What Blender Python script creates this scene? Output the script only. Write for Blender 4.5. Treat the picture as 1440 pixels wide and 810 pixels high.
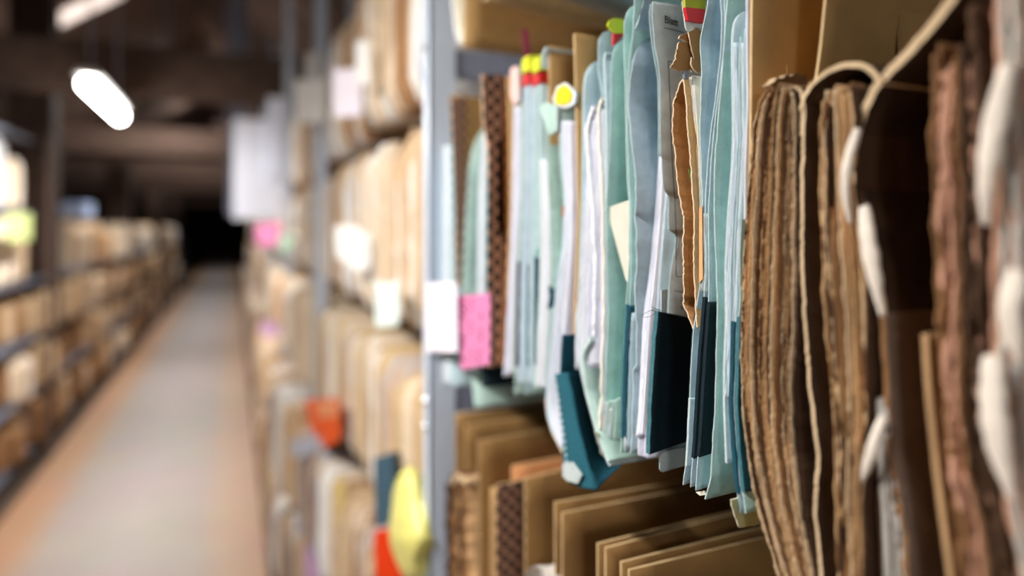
import bpy, bmesh, math, random
from mathutils import Vector, Matrix, noise
R = math.radians
C = bpy.context.scene.collection
for o in list(bpy.data.objects): bpy.data.objects.remove(o)
sc = bpy.context.scene

# ------------------------------------------------------------------ camera, world, lamps, exposure
CZ = 1.5                                   # eye height
F = 960.0                                  # focal length in pixels of the 1440 px frame (24 mm lens)
YAW = R(22.2)
HOR = 320.0                                # horizon row
cam = bpy.data.cameras.new('camera'); cam.lens = 24; cam.sensor_width = 36
cam.shift_y = -85 / 1440
cam.clip_start = 0.02
cam.dof.use_dof = True; cam.dof.focus_distance = 0.47; cam.dof.aperture_fstop = 1.75
co = bpy.data.objects.new('camera', cam); C.objects.link(co)
co.location = (0, 0, CZ); co.rotation_euler = (R(90), 0, -YAW)
sc.camera = co
w = bpy.data.worlds.new('world'); sc.world = w; w.use_nodes = True
w.node_tree.nodes['Background'].inputs[0].default_value = (0.86, 0.93, 1.0, 1)
w.node_tree.nodes['Background'].inputs[1].default_value = 0.36
sc.view_settings.view_transform = 'Standard'; sc.view_settings.look = 'None'
sc.view_settings.gamma = 1; sc.view_settings.exposure = -0.12
sc.view_settings.use_curve_mapping = False
LAMP_W = 38.0                              # each aisle lamp
# (distance down the aisle, height): the far ones are added, hidden by the tie beams, to light the distance
LAMPS = ((-2.35, CZ + .65), (0.85, CZ + .65), (4.08, CZ + .65), (7.5, CZ + 1.5), (11.4, CZ + 2.2), (15.0, CZ + 2.65), (22.6, CZ + 2.68))
LAMP_X = -0.615

def ray(px, py):
    u = (px - 720) / F; v = (HOR - py) / F
    return Vector((u * math.cos(YAW) + math.sin(YAW), -u * math.sin(YAW) + math.cos(YAW), v))
def PX(px, py, X):
    d = ray(px, py); return Vector((0, 0, CZ)) + d * (X / d.x)
def PY(px, py, Y):
    d = ray(px, py); return Vector((0, 0, CZ)) + d * (Y / d.y)
X0 = 0.29                                  # front plane of the hanging files

# ------------------------------------------------------------------ materials
def lin(c):
    return tuple((v / 255 / 12.92 if v / 255 <= .04045 else ((v / 255 + .055) / 1.055) ** 2.4) for v in c) + (1,)
MATS = {}
def mat(name, rgb, rough=.85, var=.12, scale=60, bump=.1, stretch=(1, 1, 1), spec=.2, metal=0, emit=0):
    if name in MATS: return MATS[name]
    m = bpy.data.materials.new(name); m.use_nodes = True; nt = m.node_tree; N = nt.nodes; L = nt.links
    b = N['Principled BSDF']; b.inputs['Roughness'].default_value = rough
    b.inputs['Specular IOR Level'].default_value = spec; b.inputs['Metallic'].default_value = metal
    tc = N.new('ShaderNodeTexCoord'); mp = N.new('ShaderNodeMapping'); mp.inputs['Scale'].default_value = stretch
    L.new(tc.outputs['Object'], mp.inputs[0])
    nz = N.new('ShaderNodeTexNoise'); nz.inputs['Scale'].default_value = scale; nz.inputs['Detail'].default_value = 5
    L.new(mp.outputs[0], nz.inputs[0])
    rp = N.new('ShaderNodeValToRGB'); c = lin(rgb)
    rp.color_ramp.elements[0].position = .3; rp.color_ramp.elements[1].position = .7
    rp.color_ramp.elements[0].color = tuple(v * (1 - var) for v in c[:3]) + (1,)
    rp.color_ramp.elements[1].color = tuple(min(1, v * (1 + var)) for v in c[:3]) + (1,)
    L.new(nz.outputs['Fac'], rp.inputs[0]); L.new(rp.outputs[0], b.inputs['Base Color'])
    if bump:
        bp = N.new('ShaderNodeBump'); bp.inputs['Strength'].default_value = bump; bp.inputs['Distance'].default_value = .002
        n2 = N.new('ShaderNodeTexNoise'); n2.inputs['Scale'].default_value = scale * 8; L.new(mp.outputs[0], n2.inputs[0])
        L.new(n2.outputs['Fac'], bp.inputs['Height']); L.new(bp.outputs[0], b.inputs['Normal'])
    if emit:
        b.inputs['Emission Color'].default_value = c; b.inputs['Emission Strength'].default_value = emit
    MATS[name] = m; return m
def checker(name, a, b_, size):
    m = bpy.data.materials.new(name); m.use_nodes = True; nt = m.node_tree; b = nt.nodes['Principled BSDF']
    tc = nt.nodes.new('ShaderNodeTexCoord'); ck = nt.nodes.new('ShaderNodeTexChecker')
    mp = nt.nodes.new('ShaderNodeMapping'); mp.inputs['Scale'].default_value = (1, 0, 1); mp.inputs['Location'].default_value = (.0013, .5, .001)
    ck.inputs['Scale'].default_value = 1 / size; ck.inputs['Color1'].default_value = lin(a); ck.inputs['Color2'].default_value = lin(b_)
    nt.links.new(tc.outputs['Object'], mp.inputs[0]); nt.links.new(mp.outputs[0], ck.inputs[0]); nt.links.new(ck.outputs[0], b.inputs['Base Color'])
    b.inputs['Roughness'].default_value = .8; MATS[name] = m; return m

blue = mat('blue_card', (172, 199, 208), scale=90, bump=.25)
teal = mat('sea_green_card', (168, 207, 202), scale=90, bump=.25)
greyblue = mat('grey_blue_card', (174, 196, 210), scale=90, bump=.25)
greycard = mat('grey_card', (186, 196, 195), scale=90, bump=.25)
palegreen = mat('pale_green_card', (178, 205, 196), scale=80, bump=.2)
paleblue = mat('pale_blue_card', (188, 212, 220), scale=80, bump=.2)
fibre = mat('torn_fibre_edge', (196, 212, 212), scale=300, bump=.4)
white = mat('white_paper', (226, 229, 236), scale=50, var=.05)
lavender = mat('lavender_paper', (214, 214, 232), scale=50, var=.06)
cream = mat('cream_paper', (232, 226, 204), scale=50, var=.06)
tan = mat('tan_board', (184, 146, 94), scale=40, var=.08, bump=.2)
tanedge = mat('tan_board_edge', (214, 184, 138), scale=120)
orangetan = mat('orange_board', (200, 138, 92), scale=60)
shadedtan = mat('shaded_tan_board', (134, 100, 58), scale=40, var=.08, bump=.2)  # tan board darkened in its colour for the shade on the lower tier
kraft = mat('kraft_brown', (164, 118, 72), scale=70, bump=.4)
kraftedge = mat('torn_kraft_edge', (226, 200, 172), scale=300, bump=.4)
tealcloth = mat('teal_cloth', (22, 78, 94), scale=500, var=.25, bump=.5, rough=.7)
shadedcloth = mat('shaded_teal_cloth', (10, 34, 43), scale=500, var=.3, bump=.5, rough=.7)  # the teal cloth again, shade of its unlit near side put into the colour
edgecloth = mat('teal_cloth_fold', (70, 120, 130), scale=500, var=.2, bump=.5)
redp = mat('red_plastic', (205, 18, 28), rough=.35, spec=.5, bump=0, var=.05)
yelp = mat('yellow_plastic', (214, 220, 40), rough=.35, spec=.5, bump=0, var=.05)
yellow = mat('yellow_sticker', (236, 205, 8), rough=.5, bump=0, var=.05)
pink = mat('pink_paper', (218, 130, 174), var=.05)
pinktape = mat('pink_tape', (190, 80, 108), var=.05)
ink = mat('black_ink', (32, 34, 38), bump=0, var=.05)
pinkink = mat('dark_pink_ink', (120, 34, 76), bump=0, var=.05)
orangesp = mat('orange_speck', (240, 120, 40), var=.05)
metal = mat('pale_enamelled_metal', (218, 230, 248), rough=.4, spec=.5, bump=0, var=.03)
greymetal = mat('grey_blue_metal', (150, 158, 182), rough=.45, spec=.5, bump=0, var=.05)
b1 = mat('aged_brown_paper', (134, 96, 62), var=.35, scale=70, bump=.5, stretch=(1, 1, .12))
b2 = mat('aged_tan_paper', (188, 150, 108), var=.35, scale=70, bump=.5, stretch=(1, 1, .25))
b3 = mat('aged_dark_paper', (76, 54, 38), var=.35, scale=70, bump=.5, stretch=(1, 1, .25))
b4 = mat('aged_cream_paper', (210, 182, 146), var=.2, scale=70, bump=.5, stretch=(1, 1, .25))
b5 = mat('aged_grey_paper', (186, 180, 172), var=.2, scale=70, bump=.4, stretch=(1, 1, .25))
timber = mat('dark_timber', (74, 58, 50), scale=12, var=.3, stretch=(1, 1, 1), bump=.3)
chk = checker('checkered_cloth', (44, 30, 28), (196, 148, 122), .0088)

# ------------------------------------------------------------------ mesh helpers
def obj(name, bm, ms, parent=None):
    me = bpy.data.meshes.new(name)
    bmesh.ops.recalc_face_normals(bm, faces=bm.faces)
    if parent is not None: bmesh.ops.translate(bm, verts=bm.verts, vec=-Vector(parent.location))
    bm.to_mesh(me); bm.free()
    for m in (ms if isinstance(ms, (list, tuple)) else [ms]): me.materials.append(m)
    o = bpy.data.objects.new(name, me); C.objects.link(o)
    if parent is not None: o.parent = parent
    return o
def tag(o, label, cat, group=None):
    o['label'] = label; o['category'] = cat
    if group: o['group'] = group
    return o
def thing(name, label, cat, loc=(0, 0, 0), group=None):
    o = bpy.data.objects.new(name, None); o.empty_display_size = .02; C.objects.link(o); o.location = loc
    return tag(o, label, cat, group)
def box(bm, a, b, mi=0):
    a, b = Vector(a), Vector(b)
    vs = [bm.verts.new((x, y, z)) for x in (a.x, b.x) for y in (a.y, b.y) for z in (a.z, b.z)]
    for q in ((0, 1, 3, 2), (4, 6, 7, 5), (0, 4, 5, 1), (2, 3, 7, 6), (0, 2, 6, 4), (1, 5, 7, 3)):
        f = bm.faces.new([vs[i] for i in q]); f.material_index = mi
def bbox(a, b, bev=.002):
    bm = bmesh.new(); box(bm, a, b)
    if bev: bmesh.ops.bevel(bm, geom=bm.edges[:], offset=bev, segments=2, affect='EDGES', clamp_overlap=True)
    return bm
def struct(name, bm, ms):
    o = obj(name, bm, ms); o['kind'] = 'structure'; return o

def resample(pts, n, smooth=1):
    L = [0]
    for a, b in zip(pts, pts[1:]): L.append(L[-1] + (b - a).length)
    out = []; k = 0
    for i in range(n):
        s = L[-1] * i / (n - 1)
        while k < len(L) - 2 and L[k + 1] < s: k += 1
        d = L[k + 1] - L[k]; f = (s - L[k]) / d if d > 1e-9 else 0
        out.append(pts[k].lerp(pts[k + 1], f))
    for _ in range(smooth):
        out = [out[0]] + [(out[i - 1] + out[i] * 2 + out[i + 1]) / 4 for i in range(1, n - 1)] + [out[-1]]
    return out
def front(px, dx=0.0, n=60, smooth=2, Y=None):
    """pixel polyline of a sheet's front edge -> points on the rack's front plane; a third value 1 = on the sheet's own plane (a rounded corner)."""
    if Y is not None:                       # the sheet's own plane, from y = Y[0] at its top to y = Y[1] at its foot
        m = len(px) - 1; ys = [p[1] for p in px]; lo, hi = min(ys), max(ys)
        return resample([PY(p[0], p[1], Y[0] + (Y[1] - Y[0]) * (p[1] - lo) / (hi - lo)) + Vector((dx, 0, 0)) for p in px], n, smooth)
    reg = [p for p in px if len(p) == 2]
    def conv(i):
        p = px[i]
        if len(p) == 2: return PX(p[0], p[1], X0 + dx)
        after = [q for q in px[i:] if len(q) == 2]; q = after[0] if after else [q for q in px[:i] if len(q) == 2][-1]
        return PY(p[0], p[1], PX(q[0], q[1], X0 + dx).y)
    return resample([conv(i) for i in range(len(px))], n, smooth)
def nz(x, s): return noise.noise(Vector((x, s * 3.17, s * 1.3)))
def slab(bm, path, D=.26, k=.06, t=.0012, nc=4, tt=0, tb=0, jag=0, seed=0, mf=0, me=1, wave=0):
    n = len(path); rows = []
    for i, p in enumerate(path):
        a, b = path[max(0, i - 1)], path[min(n - 1, i + 1)]
        ty, tz = b.y - a.y, b.z - a.z; l = math.hypot(ty, tz) or 1
        ny, nzv = -tz / l, ty / l
        f = i / (n - 1)
        j0 = jag * (nz(p.z * 60, seed) + .7 * nz(p.z * 190, seed + 5) + .5 * nz(p.z * 520, seed + 9) + .35 * nz(p.z * 1150, seed + 13)) if jag else 0
        r = []
        for c in range(nc + 1):
            q = (c / nc) ** 1.7; s = D * q
            x = p.x + s + (j0 if c == 0 else j0 * .2 * (1 - q))
            wv = wave * (nz(p.z * 9 + q * 2, seed + 2))
            y = p.y + k * s + wv; z = p.z + s * (tt * (1 - f) + tb * f)
            r.append((bm.verts.new((x, y + ny * t / 2, z + nzv * t / 2)), bm.verts.new((x, y - ny * t / 2, z - nzv * t / 2))))
        rows.append(r)
    def F_(vs, m):
        f = bm.faces.new(vs); f.material_index = m; f.smooth = m == mf
    for i in range(n - 1):
        a, b = rows[i], rows[i + 1]
        for c in range(nc):
            F_([a[c][0], a[c + 1][0], b[c + 1][0], b[c][0]], mf); F_([a[c][1], b[c][1], b[c + 1][1], a[c + 1][1]], mf)
        F_([a[0][0], b[0][0], b[0][1], a[0][1]], me); F_([a[nc][0], a[nc][1], b[nc][1], b[nc][0]], me)
    for r in (rows[0], rows[-1]):
        for c in range(nc): F_([r[c][0], r[c][1], r[c + 1][1], r[c + 1][0]], me)
def sheet(name, px, parent, mf=blue, me=fibre, dx=0.0, n=70, smooth=2, label=None, Y=None, **kw):
    if me is fibre and kw.get('t', 1) < .002: kw['t'] *= .58; kw.setdefault('jag', .0004)
    bm = bmesh.new(); slab(bm, front(px, dx, n, smooth, Y), **kw)
    o = obj(name, bm, [mf, me], parent)
    if label: o['label'] = label
    return o
def between(pl, pr, n, ms, name, parent, rows=70, t=.0005, jag=.0006, D=.25, k=.06, seed=0, dx=0.0, drop=0.0, loose=0.0, wave=0, tb=0, pick=None, stray=.0, YA=None, YB=None):
    """a stack of n sheets whose front edges run from polyline pl to polyline pr, one mesh"""
    rnd = random.Random(seed); bm = bmesh.new()
    A, B = front(pl, dx, rows, 2, YA), front(pr, dx, rows, 2, YB)
    for i in range(n):
        u = (i + .5) / n; u2 = u + rnd.uniform(-.35, .35) / n
        off = rnd.uniform(-loose, loose)
        path = [a.lerp(b, u2) for a, b in zip(A, B)]
        dt = rnd.uniform(0, drop); db = rnd.uniform(0, drop)
        ph = rnd.uniform(0, 50)
        path = [Vector((p.x + off, p.y + stray * (nz(p.z * 14, ph) + .5 * nz(p.z * 45, ph + 3)), p.z - dt * (1 - j / (rows - 1)) + db * j / (rows - 1))) for j, p in enumerate(path)]
        m = rnd.randrange(len(ms)) if pick is None else pick[i % len(pick)]
        slab(bm, path, D=D, k=k, t=t * rnd.uniform(.7, 1.5), jag=jag, seed=seed * 31 + i, mf=m, me=m, wave=wave, nc=3, tb=tb)
    return obj(name, bm, ms, parent)
def flat(name, px, Y, ms, parent=None, t=.0008, jag=0, X=None, seed=0, label=None, sub=8):
    """a flat piece traced as a polygon on its own plane (y = Y across the aisle, or x = X along it), with thickness and torn edges"""
    pts = [PY(a, b, Y) if X is None else PX(a, b, X) for a, b in px]
    if jag:
        q = []
        for a, b in zip(pts, pts[1:] + pts[:1]):
            for i in range(sub):
                p = a.lerp(b, i / sub)
                d = Vector((nz(p.z * 300 + p.x * 200, seed), 0, nz(p.x * 300 + p.z * 150, seed + 4))) * jag
                if X is not None: d = Vector((0, d.x, d.z))
                q.append(p + (d if i else Vector()))
        pts = q
    bm = bmesh.new(); off = Vector((0, t, 0)) if X is None else Vector((t, 0, 0))
    a = [bm.verts.new(p) for p in pts]; b = [bm.verts.new(p + off) for p in pts]
    f = bm.faces.new(a); f2 = bm.faces.new(b[::-1]); ml = ms if isinstance(ms, (list, tuple)) else [ms]
    for i in range(len(pts)):
        e = bm.faces.new([a[i], b[i], b[(i + 1) % len(pts)], a[(i + 1) % len(pts)]]); e.material_index = min(1, len(ml) - 1)
    bmesh.ops.triangulate(bm, faces=[f, f2])
    o = obj(name, bm, ml, parent)
    if label: o['label'] = label
    return o
def strip_on_front(name, pl, pr, m, parent, dx=-.002, t=.001, n=50, label=None):
    A, B = front(pl, dx, n, 1), front(pr, dx, n, 1); bm = bmesh.new(); r = []
    for a, b in zip(A, B):
        mid = a.lerp(b, .5) + Vector((-.002, 0, 0))
        r.append([bm.verts.new(v) for v in (a, mid, b, b + Vector((t, 0, 0)), a + Vector((t, 0, 0)))])
    for a, b in zip(r, r[1:]):
        for i in range(5):
            bm.faces.new([a[i], a[(i + 1) % 5], b[(i + 1) % 5], b[i]])
    bm.faces.new(r[0]); bm.faces.new(r[-1][::-1])
    o = obj(name, bm, m, parent)
    if label: o['label'] = label
    return o
def cut(px, y0, y1):
    """the stretch of a pixel polyline between rows y0 and y1"""
    def at(y):
        for a, b in zip(px, px[1:]):
            if a[1] <= y <= b[1]: f = (y - a[1]) / ((b[1] - a[1]) or 1); return (a[0] + (b[0] - a[0]) * f, y)
        return (px[-1][0], y)
    return [at(y0)] + [p[:2] for p in px if y0 < p[1] < y1] + [at(y1)]
def cloth(px, y0, y1, parent, m=tealcloth, e=tealcloth, t=.0032, D=.09, name='cloth_spine', **kw):
    return sheet(name, cut(px, y0, y1), parent, m, e, dx=-.0012, t=t, D=D, n=40, jag=.0002, tb=kw.pop('tb', 0), **kw)
def root(label, px, cat='folder', name='hanging_folder', group=None):
    return thing(name, label, cat, PX(px[0], px[1], X0), group)

# ------------------------------------------------------------------ the setting
def floor_mat():
    m = bpy.data.materials.new('walkway'); m.use_nodes = True; nt = m.node_tree; N = nt.nodes; L = nt.links; b = N['Principled BSDF']
    tc = N.new('ShaderNodeTexCoord'); sp = N.new('ShaderNodeSeparateXYZ'); L.new(tc.outputs['Object'], sp.inputs[0])
    rp = N.new('ShaderNodeValToRGB'); mr = N.new('ShaderNodeMapRange')
    mr.inputs['From Min'].default_value = -1.1; mr.inputs['From Max'].default_value = .15
    L.new(sp.outputs['X'], mr.inputs['Value']); L.new(mr.outputs[0], rp.inputs[0])
    e = rp.color_ramp.elements; e[0].position = 0; e[0].color = lin((186, 140, 104)); e[1].position = 1; e[1].color = lin((186, 150, 124))
    for p, c in ((.13, (190, 150, 118)), (.24, (178, 166, 158)), (.5, (184, 174, 172)), (.74, (180, 166, 160)), (.85, (192, 164, 142))):
        x = e.new(p); x.color = lin(c)
    nzn = N.new('ShaderNodeTexNoise'); nzn.inputs['Scale'].default_value = 3; L.new(tc.outputs['Object'], nzn.inputs[0])
    mx = N.new('ShaderNodeMix'); mx.data_type = 'RGBA'; mx.blend_type = 'MULTIPLY'; mx.inputs[0].default_value = .25
    L.new(rp.outputs[0], mx.inputs[6]); L.new(nzn.outputs['Color'], mx.inputs[7]); L.new(mx.outputs[2], b.inputs['Base Color'])
    b.inputs['Roughness'].default_value = .55; return m
bm = bmesh.new(); box(bm, (-5, -6, -.1), (4, 40, -.012)); struct('floor', bm, mat('dark_floor', (84, 70, 60), scale=8, var=.2))
bm = bmesh.new(); box(bm, (-1.1, -6, -.012), (.14, 38, 0)); struct('floor_walkway', bm, floor_mat())
roofm = mat('roof_boards', (108, 88, 78), scale=9, var=.3, bump=.2)
for nm, xs in (('ceiling_slope_left', (-.5, -4.6)), ('ceiling_slope_right', (-.5, 3.6))):
    bm = bmesh.new(); a, b = xs; zr, ze = 4.3, 1.55
    v = [bm.verts.new(p) for p in ((a, -6, zr), (b, -6, ze), (b, 40, ze), (a, 40, zr), (a, -6, zr + .1), (b, -6, ze + .1), (b, 40, ze + .1), (a, 40, zr + .1))]
    for q in ((0, 1, 2, 3), (4, 7, 6, 5), (0, 4, 5, 1), (1, 5, 6, 2), (2, 6, 7, 3), (3, 7, 4, 0)): bm.faces.new([v[i] for i in q])
    struct(nm, bm, roofm)
bm = bmesh.new(); box(bm, (-5, 38, -.1), (4, 38.2, 4.5)); struct('wall_back', bm, mat('gable', (70, 56, 50), scale=5, var=.2))
for nm, x in (('wall_left', -4.7), ('wall_right', 3.6)):
    bm = bmesh.new(); box(bm, (x, -6, -.1), (x + .1, 38, 1.7)); struct(nm, bm, mat('knee_wall', (96, 80, 70), scale=5, var=.2))
# roof timbers
for i, y in enumerate((4.6, 8.4, 12.4, 16.6, 21, 26)):
    tag(obj('tie_beam', bbox((-4, y, CZ + .80), (3.2, y + .24, CZ + 1.09), .012), timber),
        ('dark tie beam spanning the aisle closest above the lit tube lamp', 'second dark tie beam down the aisle beyond the lamp')[i] if i < 2 else 'dark tie beam in the shadowy roof far down the aisle',
        'beam', None if i < 2 else 'far tie beams')
def strut(name, a, b, s, m, label, cat, group=None):
    a, b = Vector(a), Vector(b); d = (b - a); bm = bmesh.new(); box(bm, (-s[0] / 2, -s[1] / 2, 0), (s[0] / 2, s[1] / 2, d.length))
    bmesh.ops.bevel(bm, geom=bm.edges[:], offset=min(s) * .08, segments=2, affect='EDGES')
    o = obj(name, bm, m); o.location = a; o.rotation_euler = d.to_track_quat('Z', 'Y').to_euler(); return tag(o, label, cat, group)
for i, y in enumerate((4.65, 8.45, 12.45, 16.65)):
    g = None if i == 0 else 'far diagonal braces'
    strut('roof_brace', (.95, y + .1, CZ + 1.05), (-.35, y + .1, CZ + 2.4), (.2, .16), mat('brown_plank', (140, 118, 106), scale=10, var=.2),
          'grey brown diagonal brace rising above the nearest tie beam by the rack' if i == 0 else 'diagonal roof brace far down the aisle', 'brace', g)
    strut('roof_post', (-1.30, y + 1.1, 0), (-1.30, y + 1.1, CZ + 1.75), (.26, .26), timber,
          'dark timber roof post rising between the lit stacks of the opposite rack' if i == 0 else 'dark timber roof post far down the opposite rack', 'post', None if i == 0 else 'far roof posts')
strut('ventilation_pipe', (.03, 6.3, CZ + .1), (.03, 6.3, CZ + 2.9), (.16, .16), greymetal, 'grey vertical pipe rising behind the tie beam above the pale panel', 'pipe')
# skylight in the left slope
a, b = -1.05, -1.80
zs = lambda x: 4.3 + (x + .5) / (-4.1) * (1.55 - 4.3) - .012
bm = bmesh.new()
v = [bm.verts.new(p) for p in ((a, 7.75, zs(a)), (b, 7.75, zs(b)), (b, 8.05, zs(b)), (a, 8.05, zs(a)))]
f = bm.faces.new(v); ex = bmesh.ops.extrude_face_region(bm, geom=[f]); bmesh.ops.translate(bm, verts=[q for q in ex['geom'] if isinstance(q, bmesh.types.BMVert)], vec=(0, 0, -.03))
struct('window_1', bm, mat('skylight_pane', (250, 232, 222), emit=1.3, bump=0, var=0))

# lamps
glow = mat('lamp_tube', (255, 252, 246), emit=30, bump=0, var=0)
def lamp(y, z, label, group):
    t = thing('tube_lamp', label, 'lamp', (LAMP_X, y, z), group)
    obj('housing', bbox((LAMP_X - .05, y - .50, z + .035), (LAMP_X + .05, y + .50, z + .07), .01), mat('lamp_housing', (225, 225, 225), rough=.4), t)
    bm = bmesh.new()
    bmesh.ops.create_cone(bm, cap_ends=True, segments=20, radius1=.034, radius2=.034, depth=.96)
    bmesh.ops.rotate(bm, verts=bm.verts, matrix=Matrix.Rotation(R(90), 3, 'X')); bmesh.ops.translate(bm, verts=bm.verts, vec=(LAMP_X, y, z))
    obj('diffuser_tube', bm, glow, t)
    for s in (-.4, .4): obj('hanger', bbox((LAMP_X - .004, y + s - .004, z + .07), (LAMP_X + .004, y + s + .004, 4.1), 0), greymetal, t)
    ld = bpy.data.lights.new('lamp_light', 'AREA'); ld.shape = 'RECTANGLE'; ld.size = .08; ld.size_y = .96; ld.energy = LAMP_W * (1.6 if z > CZ + 1 else 1); ld.color = (1.0, .97, .93)
    lo = bpy.data.objects.new('lamp_light', ld); C.objects.link(lo); lo.parent = t; lo.location = (0, 0, -.04)
for i, (y, z) in enumerate(LAMPS):
    lamp(y, z, 'lit tube lamp hanging over the aisle in front of the dark beam' if i == 2 else ('tube lamp over the aisle out of view behind' if i < 2 else 'added tube lamp hidden high between the far beams'), None if i == 2 else ('lamps behind' if i < 2 else 'far lamps'))

# ------------------------------------------------------------------ the rack on the right
PY1 = 1.035
rack = thing('metal_rack', 'pale enamelled metal rack holding the hanging files, post in the middle of the view', 'rack', (X0, PY1, 0))
def rackpost(y, par):
    bm = bmesh.new()
    for a, b in (((X0 - .012, y - .018, 0), (X0 - .008, y + .018, 3.0)), ((X0 - .012, y - .018, 0), (X0 + .03, y - .015, 3.0)), ((X0 - .012, y + .015, 0), (X0 + .03, y + .018, 3.0))): box(bm, a, b)
    obj('post', bm, metal, par)
    bm = bmesh.new(); box(bm, (X0 + .36, y - .018, 0), (X0 + .40, y + .018, 3.0)); obj('rear_post', bm, metal, par)
for y in (PY1,): rackpost(y, rack)
for z in (CZ - .29, CZ + .235):
    obj('bracket', bbox((X0 + .03, PY1 - .012, z), (X0 + .37, PY1 + .012, z + .045), .002), greymetal, rack)
for x in (X0 + .30,):
    for z in (CZ + .63, CZ + .155, CZ - .30):
        obj('hanging_rail', bbox((x, -.6, z), (x + .012, PY1 - .02, z + .012), .002), greymetal, rack)
obj('back_panel', bbox((X0 + .40, -.6, 0), (X0 + .41, PY1 + .02, 3.0), .002), mat('rack_back', (92, 74, 56), scale=6), rack)
for z in (CZ - .27, CZ - .31, CZ + .28):
    bolt = bmesh.new(); bmesh.ops.create_uvsphere(bolt, u_segments=12, v_segments=8, radius=.007, matrix=Matrix.Translation((X0 - .012, PY1, z)))
    obj('bolt', bolt, mat('bolt_steel', (200, 205, 215), metal=1, rough=.3, bump=0), rack)

# ---- white tag on the post
t = thing('paper_tag', 'white paper tag taped on the pale metal post', 'tag', PX(620, 495, X0 - .02))
flat('tag_sheet', [(598, 398), (642, 397), (643, 495), (599, 494)], None, mat('pinkish_white', (246, 236, 246), var=.03), t, X=X0 - .018, t=.0006)
bm = bmesh.new()
for i in range(7):
    a = PX(634, 408 + i * 12, X0 - .0188); b = PX(640, 413 + i * 12, X0 - .0184); box(bm, (a.x, min(a.y, b.y), min(a.z, b.z)), (a.x + .0006, max(a.y, b.y), max(a.z, b.z)))
obj('printed_line', bm, mat('faint_pink_ink', (225, 190, 220), bump=0), t)

# ================================================================== hanging files, from the post towards the viewer
# A pale folder just behind the post
r = root('pale blue folder squeezed right beside the metal post', (630, 560))
sheet('cover', [(632, 205), (633, 300), (632, 400), (634, 500), (636, 545)], r, paleblue, t=.0015)
between([(622, 205), (621, 300), (620, 400), (622, 540)], [(631, 205), (632, 300), (631, 400), (633, 540)], 8, [white, paleblue], 'papers', r, t=.001)
# B checkered file in the shade
r = root('narrow brown checkered cloth-backed file next to the post', (642, 410), 'file', 'checkered_file')
sheet('board', [(633, 134), (636, 200), (640, 300), (640, 340), (642, 405)], r, tan, tanedge, t=.002, Y=(PX(636, 200, X0).y,) * 2, k=0)
flat('checkered_spine', [(634, 137), (656, 137), (655, 200), (657, 290), (657, 330), (653, 405), (643, 405), (641, 340), (641, 300), (637, 200)], PX(636, 200, X0).y - .0022, chk, r)
# C pale green folder with tip
r = root('pale green folder with a pointed top behind the pink label', (668, 575))
sheet('cover', [(682, 178, 1), (672, 190, 1), (664, 210, 1), (659, 240), (655, 300), (650, 390), (650, 470), (661, 520), (668, 574)], r, palegreen, t=.0015)
between([(678, 190), (672, 260), (670, 410), (672, 520)], [(684, 190), (681, 260), (679, 410), (677, 520)], 8, [white, paleblue], 'papers', r, t=.001)
sheet('cloth_spine', [(680, 505), (679, 525), (681, 545)], r, shadedcloth, shadedcloth, dx=-.002, t=.012, D=.05, n=10)
t = thing('pink_label', 'pink paper label with dark stamped lines hanging between the checkered files', 'label', PX(665, 518, X0 - .02))
flat('label_sheet', [(643, 416), (689, 413), (688, 512), (668, 516), (648, 520)], None, pink, t, X=X0 - .012, t=.0006)
rnd = random.Random(5)
for i in range(9):
    for c in range(3):
        if rnd.random() < .25: continue
        p = PX(650 + c * 12 + rnd.uniform(-2, 2) + i * .1, 425 + i * 10, X0 - .0128); h = rnd.uniform(.0040, .0055); wd = (.016, .006, .006)[c]
        bm = bmesh.new(); box(bm, (p.x, p.y - wd / 2, p.z - h / 2), (p.x + .0007, p.y + wd / 2, p.z + h / 2)); obj('stamped_mark', bm, pinkink, t)
# D checkered binder
r = root('tall file with a bold black checkered spine and orange brown cover', (690, 545), 'file', 'checkered_file')
Yd = PX(695, 200, X0).y
sheet('cover', [(677, 105), (679, 175), (685, 205), (687, 300), (686, 340), (685, 400), (686, 450), (683, 516)], r, orangetan, kraftedge, t=.003, D=.22, Y=(Yd, Yd), k=0)
sheet('back_cover', [(680, 108), (684, 190), (688, 325), (687, 420), (685, 510)], r, orangetan, kraftedge, t=.003, D=.22, k=0, Y=(Yd + .012, Yd + .012))
flat('checkered_spine', [(678, 106), (707, 104), (708, 180), (701, 200), (700, 322), (711, 336), (706, 400), (703, 460), (699, 516), (684, 516), (688, 450), (686, 400), (688, 330), (690, 300), (687, 200), (680, 175)], Yd - .0025, chk, r)
between([(682, 115), (684, 190), (688, 325), (687, 420), (685, 505)], [(680, 115), (683, 190), (687, 325), (686, 420), (684, 505)], 6, [b2, orangetan, b1], 'papers', r, t=.001, dx=.004, k=0, YA=(Yd + .010,) * 2, YB=(Yd + .003,) * 2)
# E little fold + lavender papers
r = root('slim stack of lavender papers with a curled pink top tab', (718, 530))
between([(722, 150), (719, 300), (714, 420), (707, 530)], [(731, 150), (730, 300), (722, 400), (717, 525)], 8, [lavender, white], 'papers', r, t=.001)
flat('tab', [(718, 96), (729, 92), (730, 140), (722, 148), (717, 132)], None, [mat('pale_pink_card', (226, 190, 184)), fibre], r, t=.004, jag=.001, X=X0 - .003)
sheet('board', [(713, 108), (716, 190), (717, 300), (712, 420)], r, tan, tanedge, t=.002)
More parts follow.
